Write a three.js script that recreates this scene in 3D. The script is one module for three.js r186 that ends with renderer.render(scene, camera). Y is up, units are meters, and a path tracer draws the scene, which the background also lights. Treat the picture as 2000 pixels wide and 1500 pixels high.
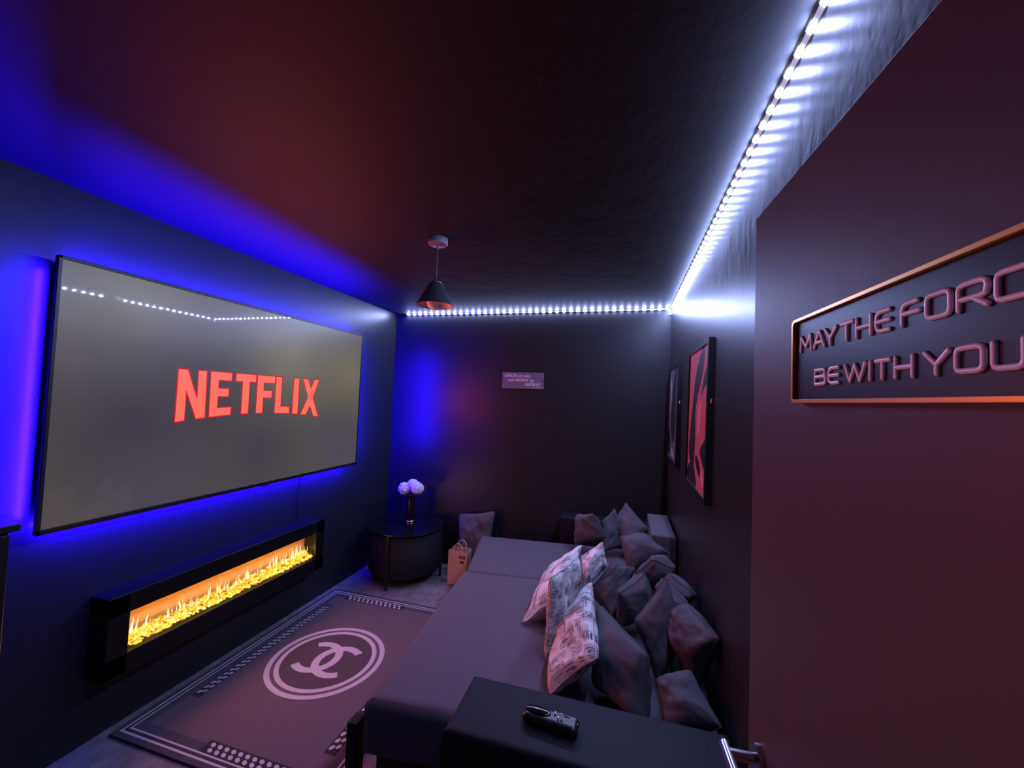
import * as THREE from 'three';
import { RoundedBoxGeometry } from 'three/addons/geometries/RoundedBoxGeometry.js';
import { mergeGeometries, mergeVertices, toCreasedNormals } from 'three/addons/utils/BufferGeometryUtils.js';
import { ImprovedNoise } from 'three/addons/math/ImprovedNoise.js';
import { RectAreaLightUniformsLib } from 'three/addons/lights/RectAreaLightUniformsLib.js';
RectAreaLightUniformsLib.init();

// ---------------------------------------------------------------- camera, sky, exposure
const scene = new THREE.Scene();
scene.background = new THREE.Color(0x000000);            // night: the room is lit by its own lamps only
const camera = new THREE.PerspectiveCamera(2 * Math.atan(750 / 785.56) * 180 / Math.PI, 4 / 3, 0.02, 40);
camera.position.set(2.2427, 1.5814, 3.5854);
camera.rotation.order = 'YXZ';
camera.rotation.set(0.0391, 0.2723, 0.0388);
scene.add(camera);
const renderer = new THREE.WebGLRenderer({ antialias: true });
renderer.toneMapping = THREE.LinearToneMapping;
renderer.toneMappingExposure = 1.0;
renderer.shadowMap.enabled = true;

// light colours and strengths (radiance of each source)
const LED_COLOR = new THREE.Color().setRGB(0.38, 0.46, 1.0), LED_POWER = 2500;
const BLUE_COLOR = new THREE.Color().setRGB(0.014, 0.002, 1.0), BLUE_POWER = 1800;
const LOGO_COLOR = new THREE.Color().setRGB(1.0, 0.11, 0.10), LOGO_POWER = 23;
const FIRE_COLOR = new THREE.Color().setRGB(1.0, 0.42, 0.06), FIRE_POWER = 5;

// ---------------------------------------------------------------- helpers
let seedState = 7;
const rnd = () => { seedState = (seedState * 1664525 + 1013904223) >>> 0; return seedState / 4294967296; };
const rr = (a, b) => a + (b - a) * rnd();
const noise = new ImprovedNoise();
const taken = {};
const numbered = n => { taken[n] = (taken[n] ?? -1) + 1; return taken[n] ? `${n}_${String(taken[n]).padStart(3, '0')}` : n; };
const V = (x, y, z) => new THREE.Vector3(x, y, z);
function shadow(o) { o.castShadow = true; o.receiveShadow = true; return o; }
function tag(o, label, category, group) { o.userData = { label, category }; if (group) o.userData.group = group; return o; }
function thing(name, label, category, pos = [0, 0, 0], group) {
  const o = new THREE.Group(); o.name = numbered(name); o.position.set(...pos); scene.add(o); return tag(o, label, category, group);
}
function part(name, geo, mat, parent, label) {
  const m = shadow(new THREE.Mesh(Array.isArray(geo) ? mergeGeometries(geo.map(g => g.index ? g.toNonIndexed() : g)) : geo, mat));
  m.name = name; parent.add(m); if (label) m.userData.label = label; return m;
}
function struct(name, geo, mat, label, category) {
  const m = part(name, geo, mat, scene); m.userData = { kind: 'structure', label, category }; return m;
}
const box = (x0, x1, y0, y1, z0, z1) => new THREE.BoxGeometry(x1 - x0, y1 - y0, z1 - z0).translate((x0 + x1) / 2, (y0 + y1) / 2, (z0 + z1) / 2);
const rbox = (x0, x1, y0, y1, z0, z1, r = 0.01, s = 3) => new RoundedBoxGeometry(x1 - x0, y1 - y0, z1 - z0, s, r).translate((x0 + x1) / 2, (y0 + y1) / 2, (z0 + z1) / 2);
const cyl = (r0, r1, h, x, y, z, n = 32) => new THREE.CylinderGeometry(r0, r1, h, n).translate(x, y, z);
const lathe = (pts, n = 40) => new THREE.LatheGeometry(pts.map(p => new THREE.Vector2(p[0], p[1])), n);
function tube(pts, r, seg = 40, rad = 8, closed = false) { return new THREE.TubeGeometry(new THREE.CatmullRomCurve3(pts.map(p => V(...p)), closed), seg, r, rad, closed); }
// a prism of an outline on the floor plan (x, z) with rounded edges
function slab(outline, y0, y1, r) {
  const c = outline.reduce((a, p) => [a[0] + p[0] / outline.length, a[1] + p[1] / outline.length], [0, 0]);
  const s = new THREE.Shape(); const pts = outline.map(([x, z]) => { const d = Math.hypot(x - c[0], z - c[1]), k = 1 - r * 1.35 / d; return [c[0] + (x - c[0]) * k, c[1] + (z - c[1]) * k]; });
  pts.forEach(([x, z], i) => i ? s.lineTo(x, -z) : s.moveTo(x, -z)); s.closePath();
  const g = new THREE.ExtrudeGeometry(s, { depth: y1 - y0 - 2 * r, bevelEnabled: true, bevelThickness: r, bevelSize: r, bevelSegments: 5, curveSegments: 8 });
  g.deleteAttribute('uv'); g.deleteAttribute('normal');
  return toCreasedNormals(mergeVertices(g.rotateX(-Math.PI / 2).translate(0, y0 + r, 0), 1e-5), 0.7);
}
function areaLight(color, power, w, h, pos, target, name) {
  const l = new THREE.RectAreaLight(color, power, w, h); l.position.copy(pos); l.lookAt(target); l.name = name; scene.add(l); return l;
}
// boxes keep a planar uv in metres
function metreUV(g, scale = 1) {
  const p = g.attributes.position, n = g.attributes.normal, uv = new Float32Array(p.count * 2);
  for (let i = 0; i < p.count; i++) {
    const ax = Math.abs(n.getX(i)), ay = Math.abs(n.getY(i)), az = Math.abs(n.getZ(i));
    const [a, b] = ax >= ay && ax >= az ? [p.getZ(i), p.getY(i)] : ay >= az ? [p.getX(i), p.getZ(i)] : [p.getX(i), p.getY(i)];
    uv[2 * i] = a * scale; uv[2 * i + 1] = b * scale;
  }
  g.setAttribute('uv', new THREE.BufferAttribute(uv, 2)); return g;
}
function dataTex(n, f, srgb = false, rep = 1) {
  const d = new Uint8Array(n * n * 4);
  for (let j = 0; j < n; j++) for (let i = 0; i < n; i++) {
    const v = f(i / n, j / n), k = 4 * (j * n + i);
    if (Array.isArray(v)) { d[k] = v[0]; d[k + 1] = v[1]; d[k + 2] = v[2]; } else d[k] = d[k + 1] = d[k + 2] = v;
    d[k + 3] = 255;
  }
  const t = new THREE.DataTexture(d, n, n); t.wrapS = t.wrapT = THREE.RepeatWrapping; t.magFilter = THREE.LinearFilter; t.minFilter = THREE.LinearMipmapLinearFilter; t.generateMipmaps = true;
  if (srgb) t.colorSpace = THREE.SRGBColorSpace; t.repeat.set(rep, rep); t.needsUpdate = true; return t;
}
const clamp = (v, a, b) => Math.max(a, Math.min(b, v));
// tileable noise from the sum of sines and value noise on a torus
const tnoise = (u, v, f, s) => { const a = 2 * Math.PI; return noise.noise(Math.cos(a * u) * f / 6 + s, Math.sin(a * u) * f / 6, Math.cos(a * v) * f / 6 + 3 * s) + noise.noise(Math.sin(a * v) * f / 6 + s, Math.cos(a * u) * f / 6, Math.sin(a * u) * f / 6 - s); };
function canvasTex(w, h, draw) {
  const c = document.createElement('canvas'); c.width = w; c.height = h; draw(c.getContext('2d'), w, h);
  const t = new THREE.CanvasTexture(c); t.colorSpace = THREE.SRGBColorSpace; t.anisotropy = 8; return t;
}

// ---------------------------------------------------------------- materials
const plasterBump = dataTex(512, (u, v) => clamp(128 + 46 * tnoise(u, v, 9, 1) + 30 * tnoise(u, v, 30, 5) + 14 * tnoise(u, v, 90, 9) + (rnd() - 0.5) * 10, 0, 255));
const weaveBump = dataTex(256, (u, v) => 128 + 50 * Math.sin(u * 2 * Math.PI * 32) * Math.sin(v * 2 * Math.PI * 32) + (rnd() - 0.5) * 90);
const pileBump = dataTex(256, () => 60 + rnd() * 195);
const mottle = dataTex(256, (u, v) => { const g = clamp(205 + 26 * tnoise(u, v, 10, 2) + (rnd() - 0.5) * 34, 0, 255); return [g, g, g]; }, true);
const std = o => new THREE.MeshPhysicalMaterial(o);
const rgb = (r, g, b) => new THREE.Color().setRGB(r, g, b);
const M = {
  wall: std({ color: rgb(0.020, 0.020, 0.021), specularIntensity: 0.5, roughness: 0.37, bumpMap: plasterBump, bumpScale: 0.0008 }),
  ceiling: std({ color: rgb(0.016, 0.016, 0.017), specularIntensity: 0.5, roughness: 0.64, bumpMap: plasterBump, bumpScale: 0.0005 }),
  carpet: std({ color: rgb(0.27, 0.24, 0.24), roughness: 1, map: mottle, bumpMap: pileBump, bumpScale: 0.003 }),
  door: std({ color: rgb(0.080, 0.062, 0.068), specularIntensity: 0.5, roughness: 0.48, bumpMap: plasterBump, bumpScale: 0.0005 }),
  fabric: std({ color: rgb(0.094, 0.080, 0.090), roughness: 0.95, sheen: 0.2, sheenRoughness: 0.6, bumpMap: weaveBump, bumpScale: 0.0006 }),
  cushion: std({ color: rgb(0.080, 0.068, 0.074), roughness: 0.95, sheen: 0.2, sheenRoughness: 0.6, bumpMap: weaveBump, bumpScale: 0.0006 }),
  blackGloss: std({ color: rgb(0.006, 0.006, 0.006), roughness: 0.12 }),
  blackCase: std({ color: rgb(0.005, 0.005, 0.005), roughness: 0.42, specularIntensity: 0.5 }),
  blackSatin: std({ color: rgb(0.010, 0.010, 0.010), roughness: 0.35 }),
  leather: std({ color: rgb(0.009, 0.009, 0.013), roughness: 0.6, specularIntensity: 0.35, bumpMap: weaveBump, bumpScale: 0.0003 }),
  blackMatte: std({ color: rgb(0.007, 0.007, 0.007), roughness: 0.75, specularIntensity: 0.5 }),
  chrome: std({ color: rgb(0.75, 0.75, 0.76), metalness: 1, roughness: 0.16 }),
  copper: std({ color: rgb(0.80, 0.44, 0.12), metalness: 0.55, roughness: 0.32 }),
  gold: std({ color: rgb(0.85, 0.60, 0.25), metalness: 1, roughness: 0.22 }),
  letter: std({ color: rgb(0.95, 0.94, 0.94), roughness: 0.35, clearcoat: 0.6, clearcoatRoughness: 0.4 }),
  white: std({ color: rgb(0.88, 0.86, 0.85), roughness: 0.4 }),
  petal: std({ color: rgb(0.86, 0.84, 0.86), roughness: 0.8, transmission: 0.3, thickness: 0, side: THREE.DoubleSide }),
  stem: std({ color: rgb(0.05, 0.10, 0.04), roughness: 0.7 }),
  tape: std({ color: rgb(0.6, 0.62, 0.65), roughness: 0.5, emissive: rgb(0.14, 0.18, 0.34), emissiveIntensity: 1 }),
  chip: std({ color: rgb(0.8, 0.8, 0.8), roughness: 0.4, emissive: rgb(0.80, 0.90, 1.0), emissiveIntensity: 14 }),
  blueTape: std({ color: rgb(0.1, 0.1, 0.3), roughness: 0.5, emissive: rgb(0.02, 0.004, 1.0), emissiveIntensity: 4 }),
};

// ---------------------------------------------------------------- room shell: x 0..2.611, z 0..3.50, y 0..2.40
const W = 2.611, H = 2.4, D = 3.50, T = 0.12, HD = 5.0;
const JL = 1.72, JR = 2.575, DH = 2.01;                    // doorway in the front wall
struct('floor', metreUV(box(-T, W + T, -0.1, 0, -T, HD), 2), M.carpet, 'grey short pile carpet floor', 'floor');
struct('ceiling', metreUV(box(-T, W + T, H, H + 0.1, -T, HD)), M.ceiling, 'black satin painted ceiling', 'ceiling');
struct('wall_left', metreUV(box(-T, 0, 0, H, -T, D + T)), M.wall, 'black painted wall behind the television', 'wall');
struct('wall_back', metreUV(box(0, W, 0, H, -T, 0)), M.wall, 'black painted far wall under the light strip', 'wall');
struct('wall_right', metreUV(box(W, W + T, 0, H, -T, HD)), M.wall, 'black painted wall with two framed pictures', 'wall');
struct('wall_front', [metreUV(box(0, JL, 0, H, D, D + T)), metreUV(box(JL, W, DH, H, D, D + T)), metreUV(box(JR, W, 0, DH, D, D + T))], M.wall, 'black wall with the doorway', 'wall');
struct('wall_hall', [metreUV(box(0.9, 1.0, 0, H, D + T, HD)), metreUV(box(0.9, W + T, 0, H, HD, HD + T))], M.wall, 'unlit hall walls outside the doorway', 'wall');

// ---------------------------------------------------------------- door, standing open beside the right wall
const DA = 3.0 * Math.PI / 180, DOOR_W = 0.79;
function doorFrame(o) { o.position.set(2.5, 0, 2.652); o.rotation.y = DA; return o; }   // local z runs from latch edge to hinges, local -x faces the room
{
  const d = new THREE.Group(); d.name = 'door_1'; doorFrame(d); scene.add(d);
  d.userData = { kind: 'structure', label: 'black flush door standing open beside the right wall', category: 'door' };
  part('panel', metreUV(rbox(0, 0.04, 0.008, 1.98, 0, DOOR_W, 0.002, 2)), M.door, d);
  const h = part('handle', [
    cyl(0.026, 0.026, 0.009, 0, 0, 0, 40).rotateZ(Math.PI / 2).translate(-0.0045, 0.935, 0.062),
    cyl(0.0095, 0.0095, 0.05, 0, 0, 0, 24).rotateZ(Math.PI / 2).translate(-0.030, 0.935, 0.062),
    new THREE.CapsuleGeometry(0.0095, 0.125, 6, 20).rotateX(Math.PI / 2).translate(-0.055, 0.935, 0.105)], M.chrome, d, 'brushed chrome lever handle');
  part('latch_plate', box(0.009, 0.031, 0.86, 1.01, -0.0012, 0.001), M.chrome, h);
  for (const y of [0.25, 1.0, 1.72]) part('hinge', cyl(0.006, 0.006, 0.09, 0.047, y, DOOR_W, 12), M.chrome, d);
  struct('trim_1', [rbox(JL - 0.05, JL + 0.012, 0, DH + 0.05, D - 0.015, D + T + 0.015, 0.004), rbox(JL - 0.05, JR + 0.03, DH - 0.012, DH + 0.05, D - 0.015, D + T + 0.015, 0.004), rbox(JR - 0.008, JR + 0.03, 0, DH + 0.05, D - 0.015, D + T + 0.015, 0.004)], M.door, 'black door lining round the doorway', 'trim');
}

// ---------------------------------------------------------------- white light strips along the ceiling
function ledStrip(label, a, b, inward) {
  // a, b: ends on the wall/ceiling corner; inward: unit vector into the room from the wall
  const g = thing('led_strip', label, 'light strip', [0, 0, 0]);
  const dir = b.clone().sub(a), len = dir.length(); dir.normalize();
  const face = inward.clone().add(V(0, -1, 0)).normalize(), off = face.clone().multiplyScalar(0.0075);
  const basis = new THREE.Matrix4().makeBasis(dir, new THREE.Vector3().crossVectors(face, dir), face);
  const q = new THREE.Quaternion().setFromRotationMatrix(basis);
  const tape = part('tape', new THREE.BoxGeometry(len, 0.013, 0.0012), M.tape, g);
  tape.quaternion.copy(q); tape.position.copy(a.clone().addScaledVector(dir, len / 2).add(off));
  const chipG = new RoundedBoxGeometry(0.026, 0.015, 0.005, 3, 0.0024);
  const n = Math.floor(len / 0.0625);
  for (let i = 0; i < n; i++) {
    const p = a.clone().addScaledVector(dir, 0.03 + i * 0.0625).add(off).addScaledVector(face, 0.0025);
    const c = part('led', chipG, M.chip, g); c.quaternion.copy(q); c.position.copy(p);
    areaLight(LED_COLOR, LED_POWER, 0.013, 0.009, p.clone().addScaledVector(face, 0.003), p.clone().add(face), 'led_light');
  }
  return g;
}
ledStrip('white led light strip along the top of the far wall', V(0.11, H, 0), V(W, H, 0), V(0, 0, 1));
{
  const g = ledStrip('white led light strip along the ceiling above the framed pictures', V(W, H, 0.04), V(W, H, 2.74), V(-1, 0, 0));
  part('corner_clip', rbox(W - 0.022, W - 0.002, H - 0.055, H - 0.012, 0.002, 0.016, 0.002), M.white, g);
}

// ---------------------------------------------------------------- television with blue backlight
{
  const z0 = 0.647, z1 = 2.565, y0 = 0.987, y1 = 2.083, xf = 0.09;
  const tv = thing('television', 'large wall mounted television with red lettering and a blue glow behind', 'television', [0, 0, 0]);
  part('housing', rbox(0.068, 0.086, y0, y1, z0, z1, 0.006), M.blackMatte, tv);
  const b = 0.014;
  part('bezel', [rbox(0.080, xf + 0.002, y1 - b, y1, z0, z1, 0.003), rbox(0.080, xf + 0.002, y0, y0 + b + 0.008, z0, z1, 0.003), rbox(0.080, xf + 0.002, y0, y1, z0, z0 + b, 0.003), rbox(0.080, xf + 0.002, y0, y1, z1 - b, z1, 0.003)], M.blackSatin, tv);
  const cw = 2048, ch = 1172, sw = z1 - z0, sh = y1 - y0;
  const X = z => (z1 - z) / sw * cw, Y = y => (y1 - y) / sh * ch;
  const picture = canvasTex(cw, ch, ctx => {
    ctx.fillStyle = 'rgb(80,75,68)'; ctx.fillRect(0, 0, cw, ch);
    // off-angle glow and blurred reflections on the screen, painted in as soft patches
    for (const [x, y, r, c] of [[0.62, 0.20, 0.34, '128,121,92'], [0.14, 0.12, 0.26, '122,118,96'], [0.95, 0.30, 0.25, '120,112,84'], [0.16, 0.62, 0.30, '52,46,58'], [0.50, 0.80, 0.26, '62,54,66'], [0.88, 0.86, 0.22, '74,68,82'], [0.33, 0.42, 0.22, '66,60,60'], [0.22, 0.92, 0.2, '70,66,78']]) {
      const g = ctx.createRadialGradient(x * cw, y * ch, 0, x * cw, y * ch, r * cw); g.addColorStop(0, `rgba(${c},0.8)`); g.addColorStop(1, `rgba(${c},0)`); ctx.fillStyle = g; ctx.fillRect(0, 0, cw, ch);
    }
    const arc = z => 1.434 - 0.036 * Math.pow((z - 1.61) / 0.49, 2);           // the lettering stands on a shallow arch
    const top = 1.670;
    const poly = pts => { ctx.beginPath(); pts.forEach(([z, y], i) => i ? ctx.lineTo(X(z), Y(y)) : ctx.moveTo(X(z), Y(y))); ctx.closePath(); };
    const L = [];
    const B = z => [z, arc(z)], U = (z, y = top) => [z, y];
    const s = 0.044;
    L.push([U(2.100), U(2.056), [1.999, arc(1.99) + 0.10], U(1.999), U(1.957), B(1.953), B(1.999), [2.058, 1.565], B(2.058), B(2.102)]);
    L.push([U(1.933), U(1.812), U(1.812, top - s), U(1.888, top - s), U(1.888, 1.578), U(1.826, 1.578), U(1.826, 1.534), U(1.888, 1.534), [1.888, arc(1.888) + 0.044], [1.806, arc(1.806) + 0.044], B(1.806), B(1.930)]);
    L.push([U(1.783), U(1.652), U(1.652, top - s), U(1.695, top - s), B(1.695), B(1.739), U(1.739, top - s), U(1.783, top - s)]);
    L.push([U(1.640), U(1.513), U(1.513, top - s), U(1.595, top - s), U(1.595, 1.575), U(1.532, 1.575), U(1.532, 1.531), U(1.595, 1.531), B(1.595), B(1.640)]);
    L.push([U(1.503), U(1.458), [1.458, arc(1.458) + 0.044], [1.386, arc(1.386) + 0.044], B(1.386), B(1.503)]);
    L.push([U(1.357), U(1.311), B(1.311), B(1.357)]);
    L.push([U(1.276), U(1.230), U(1.200, 1.60), U(1.168), U(1.122), U(1.178, 1.54), B(1.115), B(1.163), U(1.200, 1.48), B(1.236), B(1.283), U(1.222, 1.54)]);
    ctx.lineJoin = 'round'; ctx.strokeStyle = 'rgb(196,8,18)'; ctx.lineWidth = 13; for (const p of L) { poly(p); ctx.stroke(); }
    ctx.fillStyle = 'rgb(255,112,90)'; for (const p of L) { poly(p); ctx.fill(); }
  });
  picture.flipY = true;
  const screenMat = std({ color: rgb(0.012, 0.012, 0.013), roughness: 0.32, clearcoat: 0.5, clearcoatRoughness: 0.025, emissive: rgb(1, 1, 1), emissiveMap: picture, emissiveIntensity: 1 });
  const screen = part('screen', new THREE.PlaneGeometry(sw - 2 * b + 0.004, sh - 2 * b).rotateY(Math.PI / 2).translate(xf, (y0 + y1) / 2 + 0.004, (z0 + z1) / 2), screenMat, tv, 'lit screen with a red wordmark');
  // the red lettering's light
  areaLight(LOGO_COLOR, LOGO_POWER, 0.98, 0.25, V(xf + 0.004, 1.545, 1.61), V(2, 1.545, 1.61), 'lettering_light');
  areaLight(rgb(1.0, 0.93, 0.85), 0.06, 1.88, 1.05, V(xf + 0.004, 1.535, 1.606), V(2, 1.535, 1.606), 'screen_light');
  // blue tape round the back edge and its light
  const zc = (z0 + z1) / 2, yc = (y0 + y1) / 2, xb = 0.050, ins = 0.020;
  const blue = (cx, cy, w, h, ny, nz, lean, share) => {
    const tp = part('backlight_strip', box(xb - 0.006, xb + 0.019, cy - h / 2, cy + h / 2, cx - w / 2, cx + w / 2), M.blueTape, tv, 'blue led strip');
    const horizontal = w > h, L = horizontal ? w : h;
    const off = (horizontal ? h : w) / 2 + 0.003, pos = V(xb - 0.007 * Math.sin(lean), cy + ny * off, cx + nz * off);
    const l = new THREE.RectAreaLight(BLUE_COLOR, BLUE_POWER * share, horizontal ? L : 0.012, horizontal ? 0.012 : L);
    const face = V(-Math.sin(lean), ny * Math.cos(lean), nz * Math.cos(lean)), along = horizontal ? V(0, 0, 1) : V(0, 1, 0);
    // an area light shines along its local -z
    const zAx = face.clone().negate(), xAx = horizontal ? along : new THREE.Vector3().crossVectors(along, zAx), yAx = new THREE.Vector3().crossVectors(zAx, xAx);
    l.quaternion.setFromRotationMatrix(new THREE.Matrix4().makeBasis(xAx, yAx, zAx)); l.position.copy(pos); l.name = 'backlight'; scene.add(l);
    return tp;
  };
  blue(zc, y1 - ins, z1 - z0 - 0.1, 0.006, 1, 0, 0.12, 0.62);
  blue(zc, y0 + ins, z1 - z0 - 0.1, 0.006, -1, 0, 1.35, 1);
  blue(z1 - ins, yc, 0.006, y1 - y0 - 0.1, 0, 1, 0.2, 1.3);
  blue(z0 + ins, yc, 0.006, y1 - y0 - 0.1, 0, -1, 0.3, 1);
  part('wall_bracket', box(0.0, 0.061, 1.35, 1.75, 1.4, 1.85), M.blackMatte, tv);
  part('cable', tube([[0.03, 0.99, 1.18], [0.016, 0.93, 1.178], [0.014, 0.80, 1.182], [0.014, 0.66, 1.18]], 0.004, 20, 6), M.blackMatte, tv);
  part('logo_tab', rbox(0.082, 0.094, y0 - 0.008, y0 + 0.002, 1.52, 1.56, 0.002), M.blackSatin, tv);
}

// ---------------------------------------------------------------- electric fireplace under the television
{
  const f = thing('electric_fireplace', 'long black wall mounted electric fire with yellow flames', 'fireplace', [0, 0, 0]);
  const z0 = 1.10, z1 = 2.245, y0 = 0.378, y1 = 0.557, xf = 0.12, Z0 = 1.02, Z1 = 2.33, Y0 = 0.285, Y1 = 0.645;
  part('case', [box(0, 0.012, Y0, Y1, Z0, Z1), rbox(0.006, xf, y1, Y1, Z0, Z1, 0.004), rbox(0.006, xf, Y0, y0, Z0, Z1, 0.004), rbox(0.006, xf, Y0 + 0.004, Y1 - 0.004, Z0, z0, 0.004), rbox(0.006, xf, Y0 + 0.004, Y1 - 0.004, z1, Z1, 0.004)], M.blackCase, f);
  part('back_panel', box(0.012, 0.016, y0, y1, z0, z1), std({ color: rgb(0.70, 0.40, 0.16), roughness: 0.6 }), f, 'amber back panel');
  part('glass', box(xf - 0.010, xf - 0.007, y0 + 0.001, y1 - 0.001, z0 + 0.001, z1 - 0.001), std({ color: rgb(1, 1, 1), roughness: 0.02, transmission: 1, thickness: 0, ior: 1.5 }), f);
  const hot = [rgb(1.0, 0.58, 0.02), rgb(1.0, 0.36, 0.01), rgb(1.0, 0.78, 0.16)].map((c, i) => std({ color: rgb(0.3, 0.2, 0.05), roughness: 0.6, emissive: c, emissiveIntensity: [1.15, 0.85, 1.5][i] }));
  // glowing pebbles: a bed of many small ones
  const bed = [[], [], []];
  for (let i = 0; i < 1000; i++) {
    const r = rr(0.004, 0.011), g = new THREE.IcosahedronGeometry(r, 0), k = rnd() < 0.5 ? 0 : rnd() < 0.55 ? 1 : 2;
    g.scale(rr(0.7, 1.1), rr(0.5, 0.9), rr(0.9, 1.5)).rotateY(rr(0, 6)).rotateX(rr(-0.5, 0.5));
    const x = rr(0.034, 0.104);
    bed[k].push(g.translate(x, y0 + 0.012 + (0.104 - x) * 0.42 + rr(0, 0.010), rr(z0 + 0.014, z1 - 0.014)));
  }
  bed.forEach((b, k) => { const m = part('ember_bed', b, hot[k], f, ['glowing yellow pebbles', 'deep orange pebbles', 'pale yellow pebbles'][k]); m.userData.kind = 'stuff'; });
  // tongues of flame, each its own part
  const flameMat = [std({ color: rgb(0.2, 0.1, 0.02), roughness: 0.8, emissive: rgb(1.0, 0.80, 0.38), emissiveIntensity: 1.4 }), std({ color: rgb(0.2, 0.1, 0.02), roughness: 0.8, emissive: rgb(1.0, 0.88, 0.62), emissiveIntensity: 1.7 }), std({ color: rgb(0.2, 0.1, 0.02), roughness: 0.8, emissive: rgb(1.0, 0.55, 0.14), emissiveIntensity: 1.0 })];
  function tongue(h, w, bend) {
    const pts = []; const n = 9;
    for (let i = 0; i <= n; i++) { const t = i / n; pts.push([Math.max(0.0004, w * Math.pow(Math.sin(Math.PI * Math.pow(t, 0.55) * 0.98 + 0.05), 1.1) * (1 - 0.35 * t)), h * t]); }
    const g = lathe(pts, 8); g.scale(0.45, 1, 1);
    const p = g.attributes.position;
    for (let i = 0; i < p.count; i++) { const t = p.getY(i) / h; p.setZ(i, p.getZ(i) + bend * (t * t) + 0.0035 * Math.sin(t * 7 + bend * 400) * t); }
    g.computeVertexNormals(); return g;
  }
  const clusters = [2.20, 2.12, 2.05, 1.99, 1.95, 1.90, 1.82, 1.76, 1.72, 1.66, 1.60, 1.56, 1.50, 1.42, 1.38, 1.32, 1.29, 1.25, 1.21, 1.18, 1.15, 1.125];
  clusters.forEach((z, ci) => {
    const big = [2.20, 1.95, 1.76, 1.60, 1.38, 1.25, 1.18].includes(z);
    for (let k = 0; k < (big ? 6 : 4); k++) {
      const h = (big ? rr(0.04, 0.095) : rr(0.025, 0.065)), t = tongue(h, rr(0.0018, 0.0042) * (big ? 1.3 : 1), rr(-0.012, 0.012));
      const x = rr(0.036, 0.062);
      part('flame', t.translate(x, y0 + 0.022 + (0.096 - x) * 0.40, z + rr(-0.022, 0.022)), flameMat[(ci + k) % 3], f);
    }
  });
  areaLight(FIRE_COLOR, FIRE_POWER, z1 - z0 - 0.04, 0.05, V(0.062, y0 + 0.058, (z0 + z1) / 2), V(0.058, 2, (z0 + z1) / 2), 'ember_light');
  areaLight(FIRE_COLOR, FIRE_POWER * 8, z1 - z0 - 0.04, 0.05, V(0.105, y0 + 0.04, (z0 + z1) / 2), V(1, y0 + 0.3, (z0 + z1) / 2), 'flame_light');
}

// ---------------------------------------------------------------- rug
{
  const x0 = 0.055, x1 = 1.185, z0 = 0.775, z1 = 2.255, w = x1 - x0, d = z1 - z0;
  const px = 1100, pw = Math.round(w * px), pd = Math.round(d * px);
  const tex = canvasTex(pw, pd, ctx => {
    const P = (x, z) => [(x - x0) * px, (z - z0) * px];
    ctx.fillStyle = 'rgb(96,78,82)'; ctx.fillRect(0, 0, pw, pd);
    const light = 'rgb(190,172,178)', dark = 'rgb(42,37,42)';
    const ring = (i, wd, c) => { ctx.strokeStyle = c; ctx.lineWidth = wd * px; ctx.strokeRect(i * px, i * px, pw - 2 * i * px, pd - 2 * i * px); };
    ring(0.014, 0.028, 'rgb(66,58,64)'); ring(0.030, 0.010, light); ring(0.042, 0.014, 'rgb(52,46,52)'); ring(0.053, 0.008, light); ring(0.078, 0.040, 'rgb(70,62,68)');
    // chain bands
    const chain = (xa, za, xb, zb, n, cw) => {
      const [ax, ay] = P(xa, za), [bx, by] = P(xb, zb), L = Math.hypot(bx - ax, by - ay), s = L / n;
      ctx.save(); ctx.translate(ax, ay); ctx.rotate(Math.atan2(by - ay, bx - ax));
      ctx.fillStyle = dark; ctx.fillRect(-0.02 * px, -cw * px, L + 0.04 * px, 2 * cw * px);
      ctx.fillStyle = light;
      for (let i = 0; i < n; i++) for (const q of [-0.42, 0.42]) { ctx.beginPath(); ctx.ellipse((i + 0.5 + (q > 0 ? 0.15 : -0.15)) * s, q * cw * px, s * 0.36, cw * px * 0.30, 0.5, 0, 7); ctx.fill(); }
      ctx.restore();
    };
    chain(0.24, 0.862, 0.70, 0.862, 12, 0.030);
    chain(0.53, 2.168, 0.99, 2.168, 12, 0.030);
    chain(0.182, 1.02, 0.182, 1.95, 26, 0.026);
    chain(1.052, 1.02, 1.052, 2.02, 26, 0.030);
    // medallion
    const [cx, cy] = P(0.60, 1.515);
    ctx.strokeStyle = light; ctx.lineWidth = 0.028 * px; ctx.beginPath(); ctx.arc(cx, cy, 0.308 * px, 0, 7); ctx.stroke();
    ctx.lineWidth = 0.026 * px; ctx.beginPath(); ctx.arc(cx, cy, 0.262 * px, 0, 7); ctx.stroke();
    ctx.fillStyle = 'rgb(78,62,67)'; ctx.beginPath(); ctx.arc(cx, cy, 0.249 * px, 0, 7); ctx.fill();
    ctx.strokeStyle = light; ctx.lineWidth = 0.044 * px;
    const r = 0.120 * px, o = 0.070 * px, a = 0.90;
    ctx.beginPath(); ctx.arc(cx + o, cy, r, a, 2 * Math.PI - a); ctx.stroke();                       // opens to the right
    ctx.beginPath(); ctx.arc(cx - o, cy, r, Math.PI + a, Math.PI - a + 2 * Math.PI); ctx.stroke();   // opens to the left
  });
  const g = thing('rug', 'grey rug with a pale ringed monogram and chain borders', 'rug', [(x0 + x1) / 2, 0, (z0 + z1) / 2]);
  const top = new THREE.PlaneGeometry(w, d).rotateX(-Math.PI / 2).translate(0, 0.0125, 0);
  part('woven_face', top, std({ map: tex, roughness: 1, bumpMap: (() => { const t = pileBump.clone(); t.repeat.set(5, 7); t.needsUpdate = true; return t; })(), bumpScale: 0.002 }), g);
  part('backing', rbox(-w / 2, w / 2, 0.001, 0.012, -d / 2, d / 2, 0.003), std({ color: rgb(0.10, 0.09, 0.10), roughness: 1 }), g);
}

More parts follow.
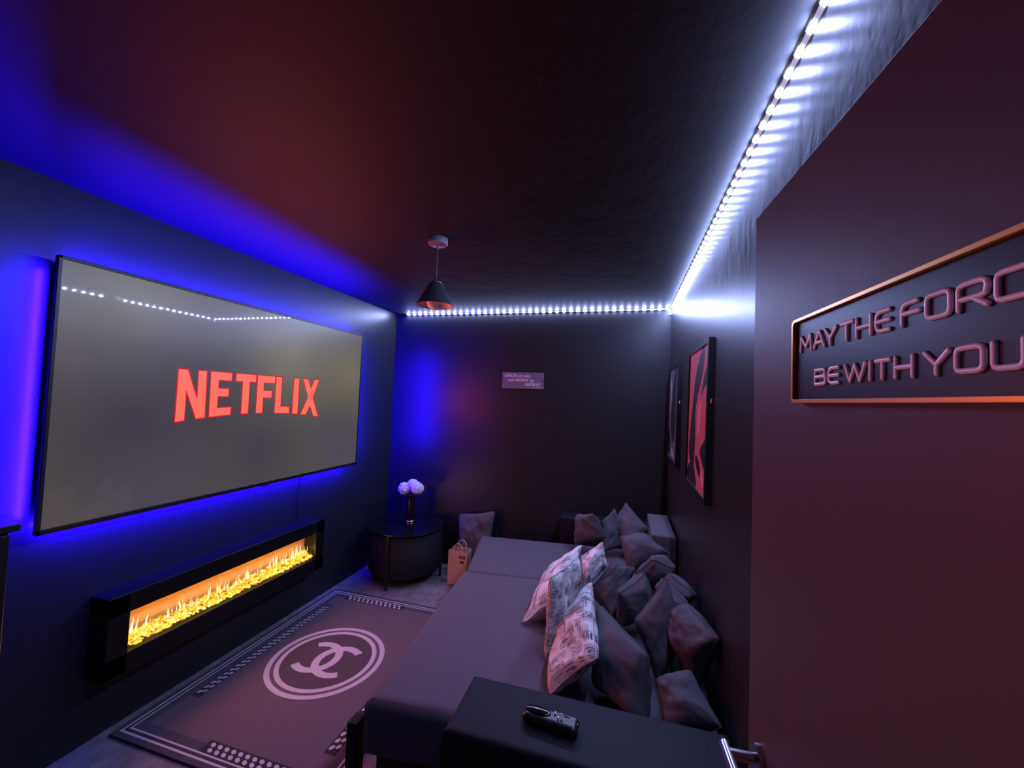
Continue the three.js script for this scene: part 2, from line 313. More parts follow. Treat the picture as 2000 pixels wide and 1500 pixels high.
// ---------------------------------------------------------------- sofa
{
  const s = thing('corner_sofa', 'large grey fabric sofa with black leather arms along the right wall', 'sofa', [0, 0, 0]);
  const f = (name, outline, y0, y1, r, mat, label) => part(name, metreUV(slab(outline, y0, y1, r), 3), mat || M.fabric, s, label);
  f('seat_cushion', [[1.095, 0.30], [2.42, 0.15], [2.42, 0.86], [1.235, 0.985]], 0.20, 0.420, 0.035);
  f('seat_cushion', [[1.235, 0.995], [2.42, 0.87], [2.42, 2.19], [1.60, 2.19], [1.325, 2.20]], 0.20, 0.428, 0.045);
  f('base', [[1.16, 0.33], [2.58, 0.17], [2.58, 0.86], [1.29, 0.97]], 0.06, 0.205, 0.015, M.leather, 'black leather panel');
  f('base', [[1.32, 1.01], [2.58, 0.87], [2.58, 2.20], [1.36, 2.16]], 0.06, 0.205, 0.015, M.leather, 'black leather panel');
  f('arm', [[1.745, 2.20], [2.585, 2.20], [2.585, 2.43], [1.745, 2.43]], 0.06, 0.60, 0.022, M.leather, 'black leather panel');
  f('arm', [[1.745, 0.02], [2.585, 0.02], [2.585, 0.15], [1.745, 0.15]], 0.06, 0.62, 0.022, M.leather, 'black leather panel');
  f('backrest', [[2.455, 0.155], [2.590, 0.155], [2.590, 0.71], [2.455, 0.71]], 0.06, 0.72, 0.012);
  f('backrest', [[2.535, 0.815], [2.575, 0.815], [2.575, 2.195], [2.535, 2.195]], 0.06, 0.47, 0.012);
  for (const [x, z] of [[1.25, 0.45], [1.34, 1.10], [1.36, 2.10], [2.5, 0.1], [2.5, 2.35], [1.82, 2.35], [1.82, 0.09]]) part('leg', rbox(x - 0.025, x + 0.025, 0.012, 0.08, z - 0.025, z + 0.025, 0.004), M.blackMatte, s);
  part('end_leg', rbox(1.235, 1.280, 0.013, 0.30, 2.125, 2.185, 0.006), M.blackMatte, s, 'black end panel leg');
}

// ---------------------------------------------------------------- cushions
function pillow(c, t, seed, wrinkle = 1) {
  const P = c.map(q => V(...q)), n = 28, pos = [], uv = [], idx = [];
  const nrm = new THREE.Vector3().crossVectors(P[2].clone().sub(P[0]), P[3].clone().sub(P[1])).normalize();
  const su = P[0].distanceTo(P[1]), sv = P[0].distanceTo(P[3]);
  for (const side of [1, -1]) {
    const o = pos.length / 3;
    for (let j = 0; j <= n; j++) for (let i = 0; i <= n; i++) {
      const u = i / n, v = j / n;
      let uu = u + 0.10 * (0.5 - u) * 4 * v * (1 - v) * Math.abs(2 * u - 1), vv = v + 0.10 * (0.5 - v) * 4 * u * (1 - u) * Math.abs(2 * v - 1);
      const cr = 1 - 0.07 * Math.pow(Math.abs((2 * u - 1) * (2 * v - 1)), 5); uu = 0.5 + (uu - 0.5) * cr; vv = 0.5 + (vv - 0.5) * cr;
      const a = P[0].clone().lerp(P[1], uu), b = P[3].clone().lerp(P[2], uu), p = a.lerp(b, vv);
      const f = Math.pow(Math.sin(Math.PI * u) * Math.sin(Math.PI * v), 0.38);
      const w = wrinkle * (0.014 * noise.noise(u * 2.6 + seed, v * 2.6 + side * 9, seed * 1.7) + 0.006 * noise.noise(u * 7 + seed, v * 7, side * 5 + seed));
      p.addScaledVector(nrm, side * (f * t / 2 + w * Math.min(1, f * 1.6)) + 0.008 * wrinkle * noise.noise(u * 3 + seed * 3, v * 3, seed) );
      pos.push(p.x, p.y, p.z); uv.push(u * su + seed * 0.37, v * sv + seed * 0.21);
    }
    for (let j = 0; j < n; j++) for (let i = 0; i < n; i++) {
      const k = o + j * (n + 1) + i;
      if (side > 0) idx.push(k, k + 1, k + n + 2, k, k + n + 2, k + n + 1); else idx.push(k, k + n + 2, k + 1, k, k + n + 1, k + n + 2);
    }
  }
  const g = new THREE.BufferGeometry();
  g.setAttribute('position', new THREE.Float32BufferAttribute(pos, 3)); g.setAttribute('uv', new THREE.Float32BufferAttribute(uv, 2)); g.setIndex(idx);
  g.computeVertexNormals();
  // the seam: a thin cord along the outline
  const ring = []; const at = (i, j) => { const k = 3 * (j * (n + 1) + i); return [pos[k], pos[k + 1], pos[k + 2]]; };
  for (let i = 0; i < n; i += 2) ring.push(at(i, 0)); for (let j = 0; j < n; j += 2) ring.push(at(n, j)); for (let i = n; i > 0; i -= 2) ring.push(at(i, n)); for (let j = n; j > 0; j -= 2) ring.push(at(0, j));
  return [g, tube(ring, 0.0028, 112, 5, true)];
}
function cushion(name, label, group, c, t, mat, seed, wrinkle) {
  const ctr = c.reduce((a, p) => [a[0] + p[0] / 4, a[1] + p[1] / 4, a[2] + p[2] / 4], [0, 0, 0]); ctr[1] = Math.min(...c.map(p => p[1]));
  const [g, seam] = pillow(c.map(p => [p[0] - ctr[0], p[1] - ctr[1], p[2] - ctr[2]]), t, seed, wrinkle);
  const o = thing(name, label, 'cushion', ctr, group);
  part('cover', g, mat, o); part('seam', seam, mat, o); return o;
}
const GREY = [
  ['dark grey cushion leaning on the far sofa arm, leftmost of the far pile', [[1.90, 0.67, 0.20], [2.045, 0.755, 0.47], [2.16, 0.58, 0.46], [1.90, 0.46, 0.38]], 0.15],
  ['narrow upright grey cushion between the leftmost far cushion and the pointed one', [[2.194, 0.765, 0.25], [2.32, 0.48, 0.30], [2.119, 0.46, 0.44], [2.105, 0.66, 0.28]], 0.09],
  ['grey cushion standing on its corner, highest point of the far pile', [[2.279, 0.805, 0.193], [2.445, 0.67, 0.38], [2.31, 0.47, 0.46], [2.18, 0.62, 0.22]], 0.12],
  ['crumpled grey cushion with a pointed corner in front of the square backrest', [[2.235, 0.72, 0.82], [2.40, 0.73, 0.74], [2.545, 0.69, 0.925], [2.29, 0.52, 0.98]], 0.16],
  ['small grey cushion tucked under the crumpled one by the wall', [[2.33, 0.58, 1.03], [2.42, 0.73, 1.18], [2.55, 0.69, 1.16], [2.49, 0.48, 0.98]], 0.17],
  ['grey cushion directly behind the patterned cushions', [[2.07, 0.52, 1.24], [2.21, 0.70, 1.20], [2.34, 0.64, 1.10], [2.22, 0.45, 1.40]], 0.15],
  ['rounded grey cushion in the middle of the pile', [[2.245, 0.64, 1.46], [2.375, 0.73, 1.38], [2.44, 0.50, 1.30], [2.24, 0.46, 1.44]], 0.16],
  ['large reddish lit grey cushion standing on its corner in the pile', [[2.446, 0.815, 1.604], [2.305, 0.64, 1.70], [2.40, 0.45, 1.80], [2.55, 0.58, 1.66]], 0.11],
  ['grey cushion by the wall with its corner pointing right, nearer of two', [[2.46, 0.69, 1.62], [2.52, 0.76, 1.72], [2.600, 0.755, 1.945], [2.53, 0.46, 1.86]], 0.13],
  ['grey cushion by the wall with its corner pointing right, farther of two', [[2.43, 0.64, 1.28], [2.48, 0.75, 1.40], [2.600, 0.71, 1.515], [2.53, 0.48, 1.32]], 0.14],
  ['grey cushion with a purple tinge behind the large one standing on its corner', [[2.44, 0.76, 1.47], [2.55, 0.70, 1.60], [2.54, 0.50, 1.58], [2.41, 0.48, 1.46]], 0.14],
  ['shadowed grey cushion next to the near sofa arm by the wall', [[2.38, 0.57, 1.95], [2.50, 0.64, 1.97], [2.575, 0.57, 2.13], [2.42, 0.46, 2.12]], 0.15],
  ['long grey cushion leaning right beside the nearest patterned cushion', [[2.164, 0.68, 1.67], [2.353, 0.675, 1.99], [2.36, 0.46, 2.08], [2.15, 0.45, 1.90]], 0.16],
];
GREY.forEach(([label, c, t], i) => cushion('grey_cushion', label, 'grey cushions piled on the sofa', c, t, M.cushion, 1.3 + i * 2.1, 1.1));
cushion('grey_cushion', 'crumpled grey cushion standing on the floor behind the paper bag', null, [[0.80, 0.52, 0.075], [1.16, 0.585, 0.075], [1.14, 0.10, 0.20], [0.84, 0.08, 0.20]], 0.10, M.cushion, 31, 2.2);

const printTex = canvasTex(1024, 1024, (ctx, w, h) => {
  ctx.fillStyle = 'rgb(226,218,216)'; ctx.fillRect(0, 0, w, h);
  for (let i = 0; i < 190; i++) {
    const x = rr(0, w), y = rr(0, h), L = rr(40, 130), n = Math.floor(rr(3, 8)), gap = rr(11, 18), vert = rnd() < 0.62;
    const k = rr(60, 130); ctx.strokeStyle = `rgba(${k | 0},${(k * 0.92) | 0},${(k * 0.94) | 0},${rr(0.55, 0.95)})`;
    for (let j = 0; j < n; j++) {
      ctx.lineWidth = rr(3.5, 8.5); ctx.beginPath();
      const s = rr(-14, 14), e = rr(-14, 14);
      if (vert) { ctx.moveTo(x + j * gap + rr(-2, 2), y + s); ctx.lineTo(x + j * gap + rr(-3, 3), y + L + e); } else { ctx.moveTo(x + s, y + j * gap + rr(-2, 2)); ctx.lineTo(x + L + e, y + j * gap + rr(-3, 3)); }
      ctx.stroke();
    }
  }
});
printTex.wrapS = printTex.wrapT = THREE.RepeatWrapping; printTex.repeat.set(2.1, 2.1);
M.print = std({ map: printTex, color: rgb(0.95, 0.93, 0.93), roughness: 0.85, bumpMap: weaveBump, bumpScale: 0.0006 });
const PRINT = [
  ['cream patterned cushion lying over at the left, its corner pointing down', [[1.765, 0.435, 1.541], [1.84, 0.58, 1.134], [2.032, 0.735, 1.08], [1.96, 0.58, 1.50]], 0.10],
  ['cream patterned cushion wedged upright in the middle of the patterned four', [[1.940, 0.435, 1.79], [1.943, 0.80, 1.765], [2.045, 0.79, 1.44], [2.02, 0.45, 1.43]], 0.085],
  ['nearest cream patterned cushion with fine lines, in front of the sofa arm', [[1.985, 0.435, 1.99], [2.005, 0.47, 1.56], [2.118, 0.75, 1.60], [2.178, 0.64, 2.03]], 0.13],
  ['small folded cream patterned cushion at the back of the patterned four', [[2.02, 0.68, 1.15], [2.150, 0.79, 1.17], [2.185, 0.66, 1.20], [2.055, 0.53, 1.33]], 0.11],
];
PRINT.forEach(([label, c, t], i) => cushion('patterned_cushion', label, 'cream patterned cushions on the sofa', c, t, M.print, 51 + i * 1.7, 1.2));

// ---------------------------------------------------------------- black gadget on the arm
{
  const g = thing('remote_control', 'black handheld remote with small silver buttons on the sofa arm', 'remote', [2.055, 0.60, 2.335]);
  g.rotation.y = -0.06;
  const body = new RoundedBoxGeometry(0.17, 0.030, 0.060, 5, 0.014); { const p = body.attributes.position; for (let i = 0; i < p.count; i++) { const x = p.getX(i), k = x < -0.02 ? 1 - 0.35 * Math.pow((-0.02 - x) / 0.065, 2) : 1; p.setZ(i, p.getZ(i) * k); p.setY(i, p.getY(i) + 0.006 * Math.cos(x * 18)); } body.computeVertexNormals(); }
  part('body', body.translate(0, 0.0162, 0), M.blackSatin, g);
  part('top_panel', new THREE.SphereGeometry(1, 24, 12).scale(0.040, 0.005, 0.018).translate(-0.040, 0.0345, -0.004), M.blackGloss, g);
  for (const [x, z] of [[0.012, -0.010], [0.022, -0.008], [0.032, -0.010], [0.024, 0.004], [0.034, 0.004]]) part('button', new THREE.SphereGeometry(0.0038, 12, 8).scale(1, 0.6, 1).translate(x, 0.0375, z), M.chrome, g, 'silver button');
  part('trim', tube([[0.040, 0.034, -0.012], [0.060, 0.032, -0.010], [0.082, 0.026, -0.004]], 0.0018, 16, 6), M.chrome, g);
}

// ---------------------------------------------------------------- pictures on the right wall
function picture(label, z0, z1, y0, y1, paint, tilt) {
  const g = thing('framed_picture', label, 'picture', [W - 0.001, y0, (z0 + z1) / 2], 'framed pictures on the right wall');
  const w = z1 - z0, h = y1 - y0, b = 0.022, d = 0.028;
  const fr = [box(-d, 0, 0, b, -w / 2, w / 2), box(-d, 0, h - b, h, -w / 2, w / 2), box(-d, 0, b, h - b, -w / 2, -w / 2 + b), box(-d, 0, b, h - b, w / 2 - b, w / 2)];
  part('frame', fr, M.blackSatin, g);
  const t = canvasTex(512, 716, paint);
  part('print', new THREE.PlaneGeometry(w - 2 * b + 0.002, h - 2 * b + 0.002).rotateY(-Math.PI / 2).translate(-d + 0.008, h / 2, 0), std({ map: t, roughness: 0.45, clearcoat: 0.4, clearcoatRoughness: 0.15 }), g);
  part('clip', [rbox(-0.014, -0.006, h * 0.60, h * 0.63, w / 2, w / 2 + 0.006, 0.002)], M.chrome, g, 'silver hanging clip');
  g.rotation.z = tilt; return g;
}
const strokes = (ctx, col, list) => { ctx.fillStyle = col; for (const l of list) { ctx.beginPath(); const n = l.length / 2, at = i => [l[2 * (i % n)], l[2 * (i % n) + 1]], mid = i => { const [a, b] = at(i), [c, d] = at(i + 1); return [(a + c) / 2, (b + d) / 2]; }; ctx.moveTo(...mid(0)); for (let i = 1; i <= n; i++) ctx.quadraticCurveTo(...at(i), ...mid(i)); ctx.closePath(); ctx.fill(); } };
picture('framed pink and black abstract print, nearer of the two wall pictures', 1.14, 1.70, 1.165, 1.885, (ctx, w, h) => {
  ctx.fillStyle = 'rgb(214,96,112)'; ctx.fillRect(0, 0, w, h);
  strokes(ctx, 'rgb(26,16,22)', [
    [330, 0, 180, 120, 110, 300, 60, 420, 20, 560, 120, 620, 180, 690, 230, 500, 210, 380, 200, 300, 300, 200, 380, 120, 430, 0],
    [512, 60, 400, 150, 330, 260, 420, 200, 512, 180],
    [512, 430, 420, 470, 330, 520, 400, 560, 512, 620],
    [0, 640, 120, 600, 210, 610, 260, 660, 300, 716, 150, 716, 0, 716],
    [230, 540, 330, 560, 420, 650, 330, 640, 250, 600]]);
  strokes(ctx, 'rgb(236,150,156)', [[300, 260, 270, 380, 290, 470, 330, 380, 340, 270], [380, 600, 430, 620, 470, 690, 420, 670, 380, 640]]);
}, -0.010);
picture('framed grey monochrome abstract print by the far corner', 0.14, 0.70, 1.175, 1.880, (ctx, w, h) => {
  ctx.fillStyle = 'rgb(96,88,98)'; ctx.fillRect(0, 0, w, h);
  strokes(ctx, 'rgb(20,17,22)', [
    [300, 0, 210, 180, 150, 330, 130, 470, 220, 560, 330, 600, 420, 480, 400, 300, 380, 120, 430, 0],
    [0, 470, 110, 520, 160, 640, 120, 690, 0, 716],
    [512, 300, 440, 420, 470, 600, 490, 640, 512, 640]]);
  strokes(ctx, 'rgb(168,158,160)', [[60, 90, 90, 220, 70, 380, 130, 260, 140, 80], [200, 610, 300, 640, 400, 700, 260, 700, 180, 680]]);
}, -0.008);

// ---------------------------------------------------------------- small plaque on the far wall
{
  const g = thing('wall_plaque', 'small grey plaque with three lines of white lettering on the far wall', 'plaque', [1.347, 1.686, 0]);
  part('board', rbox(-0.196, 0.196, 0, 0.148, 0.012, 0.017, 0.001, 2), std({ color: rgb(0.16, 0.14, 0.17), roughness: 0.35 }), g);
  const t = canvasTex(1024, 388, (ctx, w, h) => {
    ctx.fillStyle = 'rgb(112,104,118)'; ctx.fillRect(0, 0, w, h); ctx.fillStyle = 'rgb(238,230,240)'; ctx.textBaseline = 'alphabetic';
    ctx.font = 'bold 92px serif'; ctx.fillText('ADULTS', 50, 106, 310); ctx.font = 'bold 74px serif'; ctx.fillText('are only', 385, 106, 370);
    ctx.fillText('kids', 150, 212, 150); ctx.font = 'bold 92px serif'; ctx.fillText('GROWN', 320, 212, 330); ctx.font = 'bold 74px serif'; ctx.fillText('up', 690, 212, 120);
    ctx.font = 'bold 92px serif'; ctx.fillText('ANYWAY', 560, 318, 390);
    ctx.globalAlpha = 0.55; for (let x = 760; x < 985; x += 13) ctx.fillRect(x, 348, 9, 14);
  });
  part('lettering', new THREE.PlaneGeometry(0.390, 0.146).translate(0, 0.074, 0.0174), std({ map: t, roughness: 0.4 }), g, 'white printed lettering');
  for (const x of [-0.186, 0.184]) part('fixing_screw', cyl(0.007, 0.007, 0.018, 0, 0, 0, 20).rotateX(Math.PI / 2).translate(x, 0.076, 0.010), M.chrome, g, 'silver screw cap');
}

// ---------------------------------------------------------------- sign on the door
{
  const g = thing('door_sign', 'black plate with a copper edge and raised pale lettering on the door', 'sign', [0, 0, 0]);
  doorFrame(g);
  const s0 = 0.198, s1 = 0.622, y0 = 1.594, y1 = 1.724;
  const plate = new THREE.Shape(); const r = 0.010, rr2 = (sh, a, b, c, d, q) => { sh.moveTo(a + q, c); sh.lineTo(b - q, c); sh.quadraticCurveTo(b, c, b, c + q); sh.lineTo(b, d - q); sh.quadraticCurveTo(b, d, b - q, d); sh.lineTo(a + q, d); sh.quadraticCurveTo(a, d, a, d - q); sh.lineTo(a, c + q); sh.quadraticCurveTo(a, c, a + q, c); };
  rr2(plate, s0, s1, y0, y1, r);
  // shape axes: x -> local z, y -> y, extrusion -> local -x
  const toDoor = geo => geo.applyMatrix4(new THREE.Matrix4().set(0, 0, -1, 0, 0, 1, 0, 0, 1, 0, 0, 0, 0, 0, 0, 1));
  part('plate', toDoor(new THREE.ExtrudeGeometry(plate, { depth: 0.006, bevelEnabled: false }).translate(0, 0, 0.0005)), std({ color: rgb(0.012, 0.012, 0.016), roughness: 0.36, specularIntensity: 0.5 }), g);
  const rim = new THREE.Shape(); rr2(rim, s0, s1, y0, y1, r); const hole = new THREE.Path(); rr2(hole, s0 + 0.0042, s1 - 0.0042, y0 + 0.0042, y1 - 0.0042, r - 0.003); rim.holes.push(hole);
  part('rim', toDoor(new THREE.ExtrudeGeometry(rim, { depth: 0.0035, bevelEnabled: true, bevelThickness: 0.0012, bevelSize: 0.0008, bevelSegments: 2 }).translate(0, 0, 0.0075)), M.copper, g, 'copper rim');
  // lettering: strokes of a wide rounded face on a unit box
  const G = {
    M: [[[0, 0], [0.08, 1], [0.5, 0.28], [0.92, 1], [1, 0]]], A: [[[0, 0], [0.45, 1], [0.55, 1], [1, 0]], [[0.22, 0.32], [0.78, 0.32]]], Y: [[[0, 1], [0.5, 0.42], [1, 1]], [[0.5, 0.42], [0.5, 0]]],
    T: [[[0, 1], [1, 1]], [[0.5, 1], [0.5, 0]]], H: [[[0, 0], [0, 1]], [[1, 0], [1, 1]], [[0, 0.5], [1, 0.5]]], E: [[[1, 1], [0.3, 1], [0.06, 0.88], [0, 0.62], [0, 0.36], [0.08, 0.1], [0.3, 0], [1, 0]], [[0, 0.5], [1, 0.5]]],
    F: [[[0.9, 1], [0.35, 1], [0.1, 0.92], [0, 0.7], [0, 0]], [[0, 0.52], [1, 0.52]]], O: [[[0.2, 1], [0.8, 1], [0.95, 0.94], [1, 0.78], [1, 0.22], [0.95, 0.06], [0.8, 0], [0.2, 0], [0.05, 0.06], [0, 0.22], [0, 0.78], [0.05, 0.94], [0.2, 1]]],
    R: [[[0, 0], [0, 0.8], [0.05, 0.94], [0.2, 1], [0.8, 1], [0.96, 0.92], [1, 0.75], [0.96, 0.48], [0.8, 0.4], [0.08, 0.4]], [[0.5, 0.4], [1, 0]]], C: [[[1, 1], [0.2, 1], [0.05, 0.94], [0, 0.78], [0, 0.22], [0.05, 0.06], [0.2, 0], [1, 0]]],
    B: [[[0, 0], [0, 1], [0.78, 1], [0.94, 0.92], [0.94, 0.6], [0.78, 0.52], [0, 0.52]], [[0.78, 0.52], [1, 0.42], [1, 0.1], [0.82, 0], [0, 0]]], W: [[[0, 1], [0.25, 0], [0.5, 1], [0.75, 0], [1, 1]]], I: [[[0, 0], [0, 1]]],
    U: [[[0, 1], [0, 0.22], [0.05, 0.06], [0.2, 0], [0.8, 0], [0.95, 0.06], [1, 0.22], [1, 1]]],
  };
  const put = (list, ya, yb) => list.forEach(([c, a, b]) => {
    const k = 0.0028, geos = [], aa = a + k, bb = b - k;
    for (const line of G[c]) {
      const pts = line.map(([u, v]) => V(c === 'I' ? a : aa + (bb - aa) * u, ya + k + (yb - ya - 2 * k) * v, 0));
      for (let i = 0; i < pts.length; i++) {
        geos.push(new THREE.SphereGeometry(k, 8, 6).translate(pts[i].x, pts[i].y, 0).toNonIndexed());
        if (i) { const d = pts[i].clone().sub(pts[i - 1]), L = d.length(), q = new THREE.Quaternion().setFromUnitVectors(V(0, 1, 0), d.clone().normalize()); geos.push(new THREE.CylinderGeometry(k, k, L, 8, 1, true).applyQuaternion(q).translate((pts[i].x + pts[i - 1].x) / 2, (pts[i].y + pts[i - 1].y) / 2, 0).toNonIndexed()); }
      }
    }
    part('letter', toDoor(mergeGeometries(geos).scale(1, 1, 0.75).translate(0, 0, 0.0073)), M.letter, g);
  });
  put([['M', 0.2165, 0.2545], ['A', 0.2570, 0.2895], ['Y', 0.2860, 0.3180], ['T', 0.3231, 0.3539], ['H', 0.3562, 0.3876], ['E', 0.3913, 0.4182], ['F', 0.4311, 0.4592], ['O', 0.4628, 0.4946], ['R', 0.4976, 0.5298], ['C', 0.5323, 0.5608], ['E', 0.5650, 0.5930]], 1.670, 1.697);
  put([['B', 0.2602, 0.2929], ['E', 0.2955, 0.3238], ['W', 0.3333, 0.3777], ['I', 0.3840, 0.3864], ['T', 0.3904, 0.4184], ['H', 0.4216, 0.4509], ['Y', 0.4609, 0.4929], ['O', 0.4951, 0.5258], ['U', 0.5289, 0.5583]], 1.6175, 1.6430);
}

// ---------------------------------------------------------------- pendant lamp (switched off)
{
  const g = thing('pendant_lamp', 'dark cone pendant lamp hanging unlit from the ceiling', 'lamp', [1.295, 2.4, 1.72]);
  part('ceiling_rose', lathe([[0.0001, -0.034], [0.046, -0.034], [0.050, -0.030], [0.050, -0.0005], [0.0001, -0.0005]]), std({ color: rgb(0.25, 0.23, 0.24), roughness: 0.4 }), g);
  part('cord', [cyl(0.0022, 0.0022, 0.185, 0, -0.126, 0, 8), cyl(0.005, 0.005, 0.022, 0, -0.045, 0, 12)], std({ color: rgb(0.12, 0.11, 0.12), roughness: 0.6 }), g);
  part('cap', lathe([[0.0001, -0.205], [0.006, -0.206], [0.009, -0.213], [0.028, -0.228], [0.030, -0.236], [0.0001, -0.236]]), M.chrome, g, 'metal cap');
  part('shade', lathe([[0.028, -0.232], [0.034, -0.236], [0.096, -0.350], [0.094, -0.351], [0.032, -0.239], [0.026, -0.236]]), std({ color: rgb(0.03, 0.03, 0.035), roughness: 0.5, side: THREE.DoubleSide }), g);
  part('shade_lining', lathe([[0.030, -0.240], [0.0925, -0.351]]), std({ color: rgb(0.55, 0.5, 0.5), roughness: 0.5, side: THREE.DoubleSide }), g, 'pale inner lining');
  part('bulb', lathe([[0.0001, -0.374], [0.020, -0.370], [0.037, -0.356], [0.043, -0.335], [0.036, -0.308], [0.020, -0.280], [0.015, -0.262], [0.015, -0.240], [0.0001, -0.240]], 32), M.white, g, 'white unlit bulb');
}

// ---------------------------------------------------------------- round side table with vase and flowers
{
  const cx = 0.415, cz = 0.335, R = 0.325, top = 0.445;
  const g = thing('side_table', 'round black drum side table in the far left corner', 'table', [cx, 0, cz]);
  part('table_top', lathe([[0.0001, top - 0.014], [R - 0.004, top - 0.014], [R, top - 0.011], [R, top - 0.003], [R - 0.003, top], [0.0001, top]], 72), M.blackGloss, g);
  part('drum', lathe([[0.0001, 0.085], [R - 0.022, 0.085], [R - 0.018, 0.09], [R - 0.018, top - 0.014], [0.0001, top - 0.014]], 72), M.blackMatte, g);
  for (const a of [1.52, 3.1, 4.6, 6.0]) part('leg', rbox(-0.010, 0.010, 0, top - 0.014, -0.010, 0.010, 0.003).rotateY(-a).translate((R - 0.012) * Math.cos(a), 0, (R - 0.012) * Math.sin(a)), M.blackSatin, g);
  const vx = 0.403, vz = 0.262;
  const v = thing('vase', 'tall dark glass vase with a gold foot on the side table', 'vase', [vx, top, vz]);
  part('body', lathe([[0.0001, 0.018], [0.040, 0.018], [0.041, 0.03], [0.038, 0.10], [0.034, 0.18], [0.037, 0.215], [0.035, 0.215], [0.031, 0.18], [0.034, 0.10], [0.036, 0.03], [0.0001, 0.028]], 48), std({ color: rgb(0.008, 0.008, 0.010), roughness: 0.08 }), v);
  part('foot', lathe([[0.0001, 0], [0.045, 0], [0.047, 0.004], [0.046, 0.012], [0.040, 0.019], [0.0001, 0.019]], 48), M.gold, v, 'gold foot');
  const petalG = (() => { const s = new THREE.SphereGeometry(1, 8, 5, 0, Math.PI * 2, 0, Math.PI * 0.5).scale(0.018, 0.005, 0.014); return s; })();
  const bloom = (bx, by, bz, r, n, label) => {
    const f = thing('white_flower', label, 'flower', [vx, top + 0.06, vz], 'white flowers in the vase');
    const geos = [];
    for (let i = 0; i < n; i++) {
      const y = 1 - 2 * (i + 0.5) / n, ph = i * 2.39996, q = Math.sqrt(1 - y * y), d = V(q * Math.cos(ph), y, q * Math.sin(ph));
      const rad = r * (0.86 + 0.2 * rnd()), qn = new THREE.Quaternion().setFromUnitVectors(V(0, 1, 0), d.clone().add(V(rr(-0.5, 0.5), rr(-0.5, 0.5), rr(-0.5, 0.5))).normalize());
      geos.push(petalG.clone().applyQuaternion(qn).translate(bx + d.x * rad, by + d.y * rad * 0.9, bz + d.z * rad).toNonIndexed());
    }
    geos.push(new THREE.IcosahedronGeometry(r * 0.86, 2).scale(1, 0.9, 1).translate(bx, by, bz));
    part('bloom', geos, M.petal, f, 'white ruffled bloom');
    part('stem', tube([[0, -0.02, 0], [bx * 0.15, 0.10, bz * 0.15], [bx * 0.55, by - r * 1.1, bz * 0.55], [bx, by - r * 0.4, bz]], 0.003, 20, 6), M.stem, f);
  };
  bloom(-0.056, 0.236, 0.02, 0.052, 150, 'white ruffled flower drooping to the left over the vase');
  bloom(0.006, 0.272, -0.008, 0.044, 130, 'white ruffled flower on top in the middle of the bunch');
  bloom(0.066, 0.246, 0.012, 0.052, 140, 'white ruffled flower drooping to the right over the vase');
}

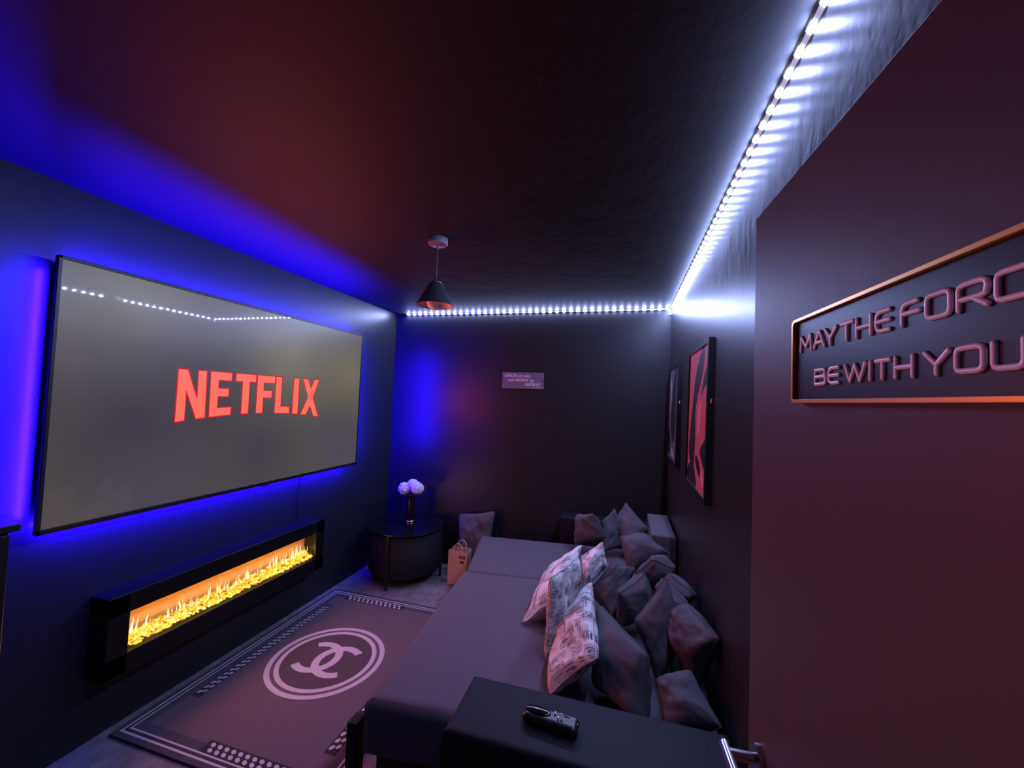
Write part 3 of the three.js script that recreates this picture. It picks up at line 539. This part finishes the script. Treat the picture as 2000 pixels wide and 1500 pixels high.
// ---------------------------------------------------------------- paper bag behind the sofa
{
  const g = thing('paper_bag', 'brown paper carrier bag on the floor beside the far end of the sofa', 'bag', [0.925, 0, 0.315]);
  const w = 0.085, d = 0.05, h = 0.285;
  const bagTex = canvasTex(256, 384, (ctx, cw, ch) => { ctx.fillStyle = 'rgb(196,156,132)'; ctx.fillRect(0, 0, cw, ch); ctx.fillStyle = 'rgb(58,44,46)'; ctx.fillRect(150, 50, 80, 34); ctx.fillRect(160, 110, 60, 26); ctx.fillStyle = 'rgb(210,180,160)'; ctx.fillRect(162, 60, 56, 6); for (let i = 0; i < 400; i++) { ctx.fillStyle = `rgba(120,90,70,${rr(0.02, 0.1)})`; ctx.fillRect(rr(0, cw), rr(0, ch), rr(1, 12), 1); } });
  const paper = std({ color: rgb(0.52, 0.33, 0.24), roughness: 0.85, side: THREE.DoubleSide });
  const skin = std({ map: bagTex, roughness: 0.85 });
  part('front_panel', new THREE.PlaneGeometry(2 * w, h, 6, 8).translate(0, h / 2 + 0.002, d), skin, g, 'printed front panel');
  const side = sx => { const s = new THREE.BufferGeometry(), a = sx * w, m = sx * (w - 0.014); s.setAttribute('position', new THREE.Float32BufferAttribute([a, 0.002, d, m, 0.002, 0, a, 0.002, -d, a, h, d, m, h, 0, a, h, -d], 3)); s.setAttribute('uv', new THREE.Float32BufferAttribute([0, 0, .5, 0, 1, 0, 0, 1, .5, 1, 1, 1], 2)); s.setIndex([0, 1, 4, 0, 4, 3, 1, 2, 5, 1, 5, 4]); const q = s.toNonIndexed(); q.computeVertexNormals(); return q; };
  part('side_panel', side(-1), paper, g); part('side_panel', side(1), paper, g);
  part('back_panel', box(-w, w, 0.002, h, -d - 0.001, -d), paper, g);
  part('bottom_panel', box(-w, w, 0.001, 0.003, -d, d), paper, g);
  for (const z of [d - 0.003, -d + 0.003]) part('handle', tube([[-0.038, h - 0.03, z], [-0.036, h + 0.03, z], [0, h + 0.062, z], [0.036, h + 0.03, z], [0.038, h - 0.03, z]], 0.0035, 30, 6), std({ color: rgb(0.62, 0.45, 0.36), roughness: 0.8 }), g);
}

// ---------------------------------------------------------------- cabinet at the left edge
{
  const g = thing('cabinet', 'tall black cabinet standing beside the television at the left edge', 'cabinet', [0, 0, 0]);
  const x1 = 0.40, z0 = 2.745, z1 = 3.35, y1 = 1.127;
  part('body', rbox(0.003, x1 - 0.018, 0.05, y1 - 0.024, z0 + 0.018, z1 - 0.018, 0.004), M.blackSatin, g);
  part('top', rbox(0.003, x1, y1 - 0.024, y1, z0, z1, 0.004), M.blackSatin, g);
  for (const [a, b] of [[z0 + 0.022, (z0 + z1) / 2 - 0.002], [(z0 + z1) / 2 + 0.002, z1 - 0.022]]) { const d = part('door', rbox(x1 - 0.018, x1 - 0.002, 0.07, y1 - 0.03, a, b, 0.003), M.blackSatin, g); part('knob', new THREE.SphereGeometry(0.011, 16, 12).translate(x1 + 0.009, 0.62, a < (z0 + z1) / 2 - 0.1 ? b - 0.03 : a + 0.03), M.chrome, d); }
  part('plinth', box(0.006, x1 - 0.04, 0, 0.05, z0 + 0.03, z1 - 0.03), M.blackMatte, g);
}

renderer.render(scene, camera);
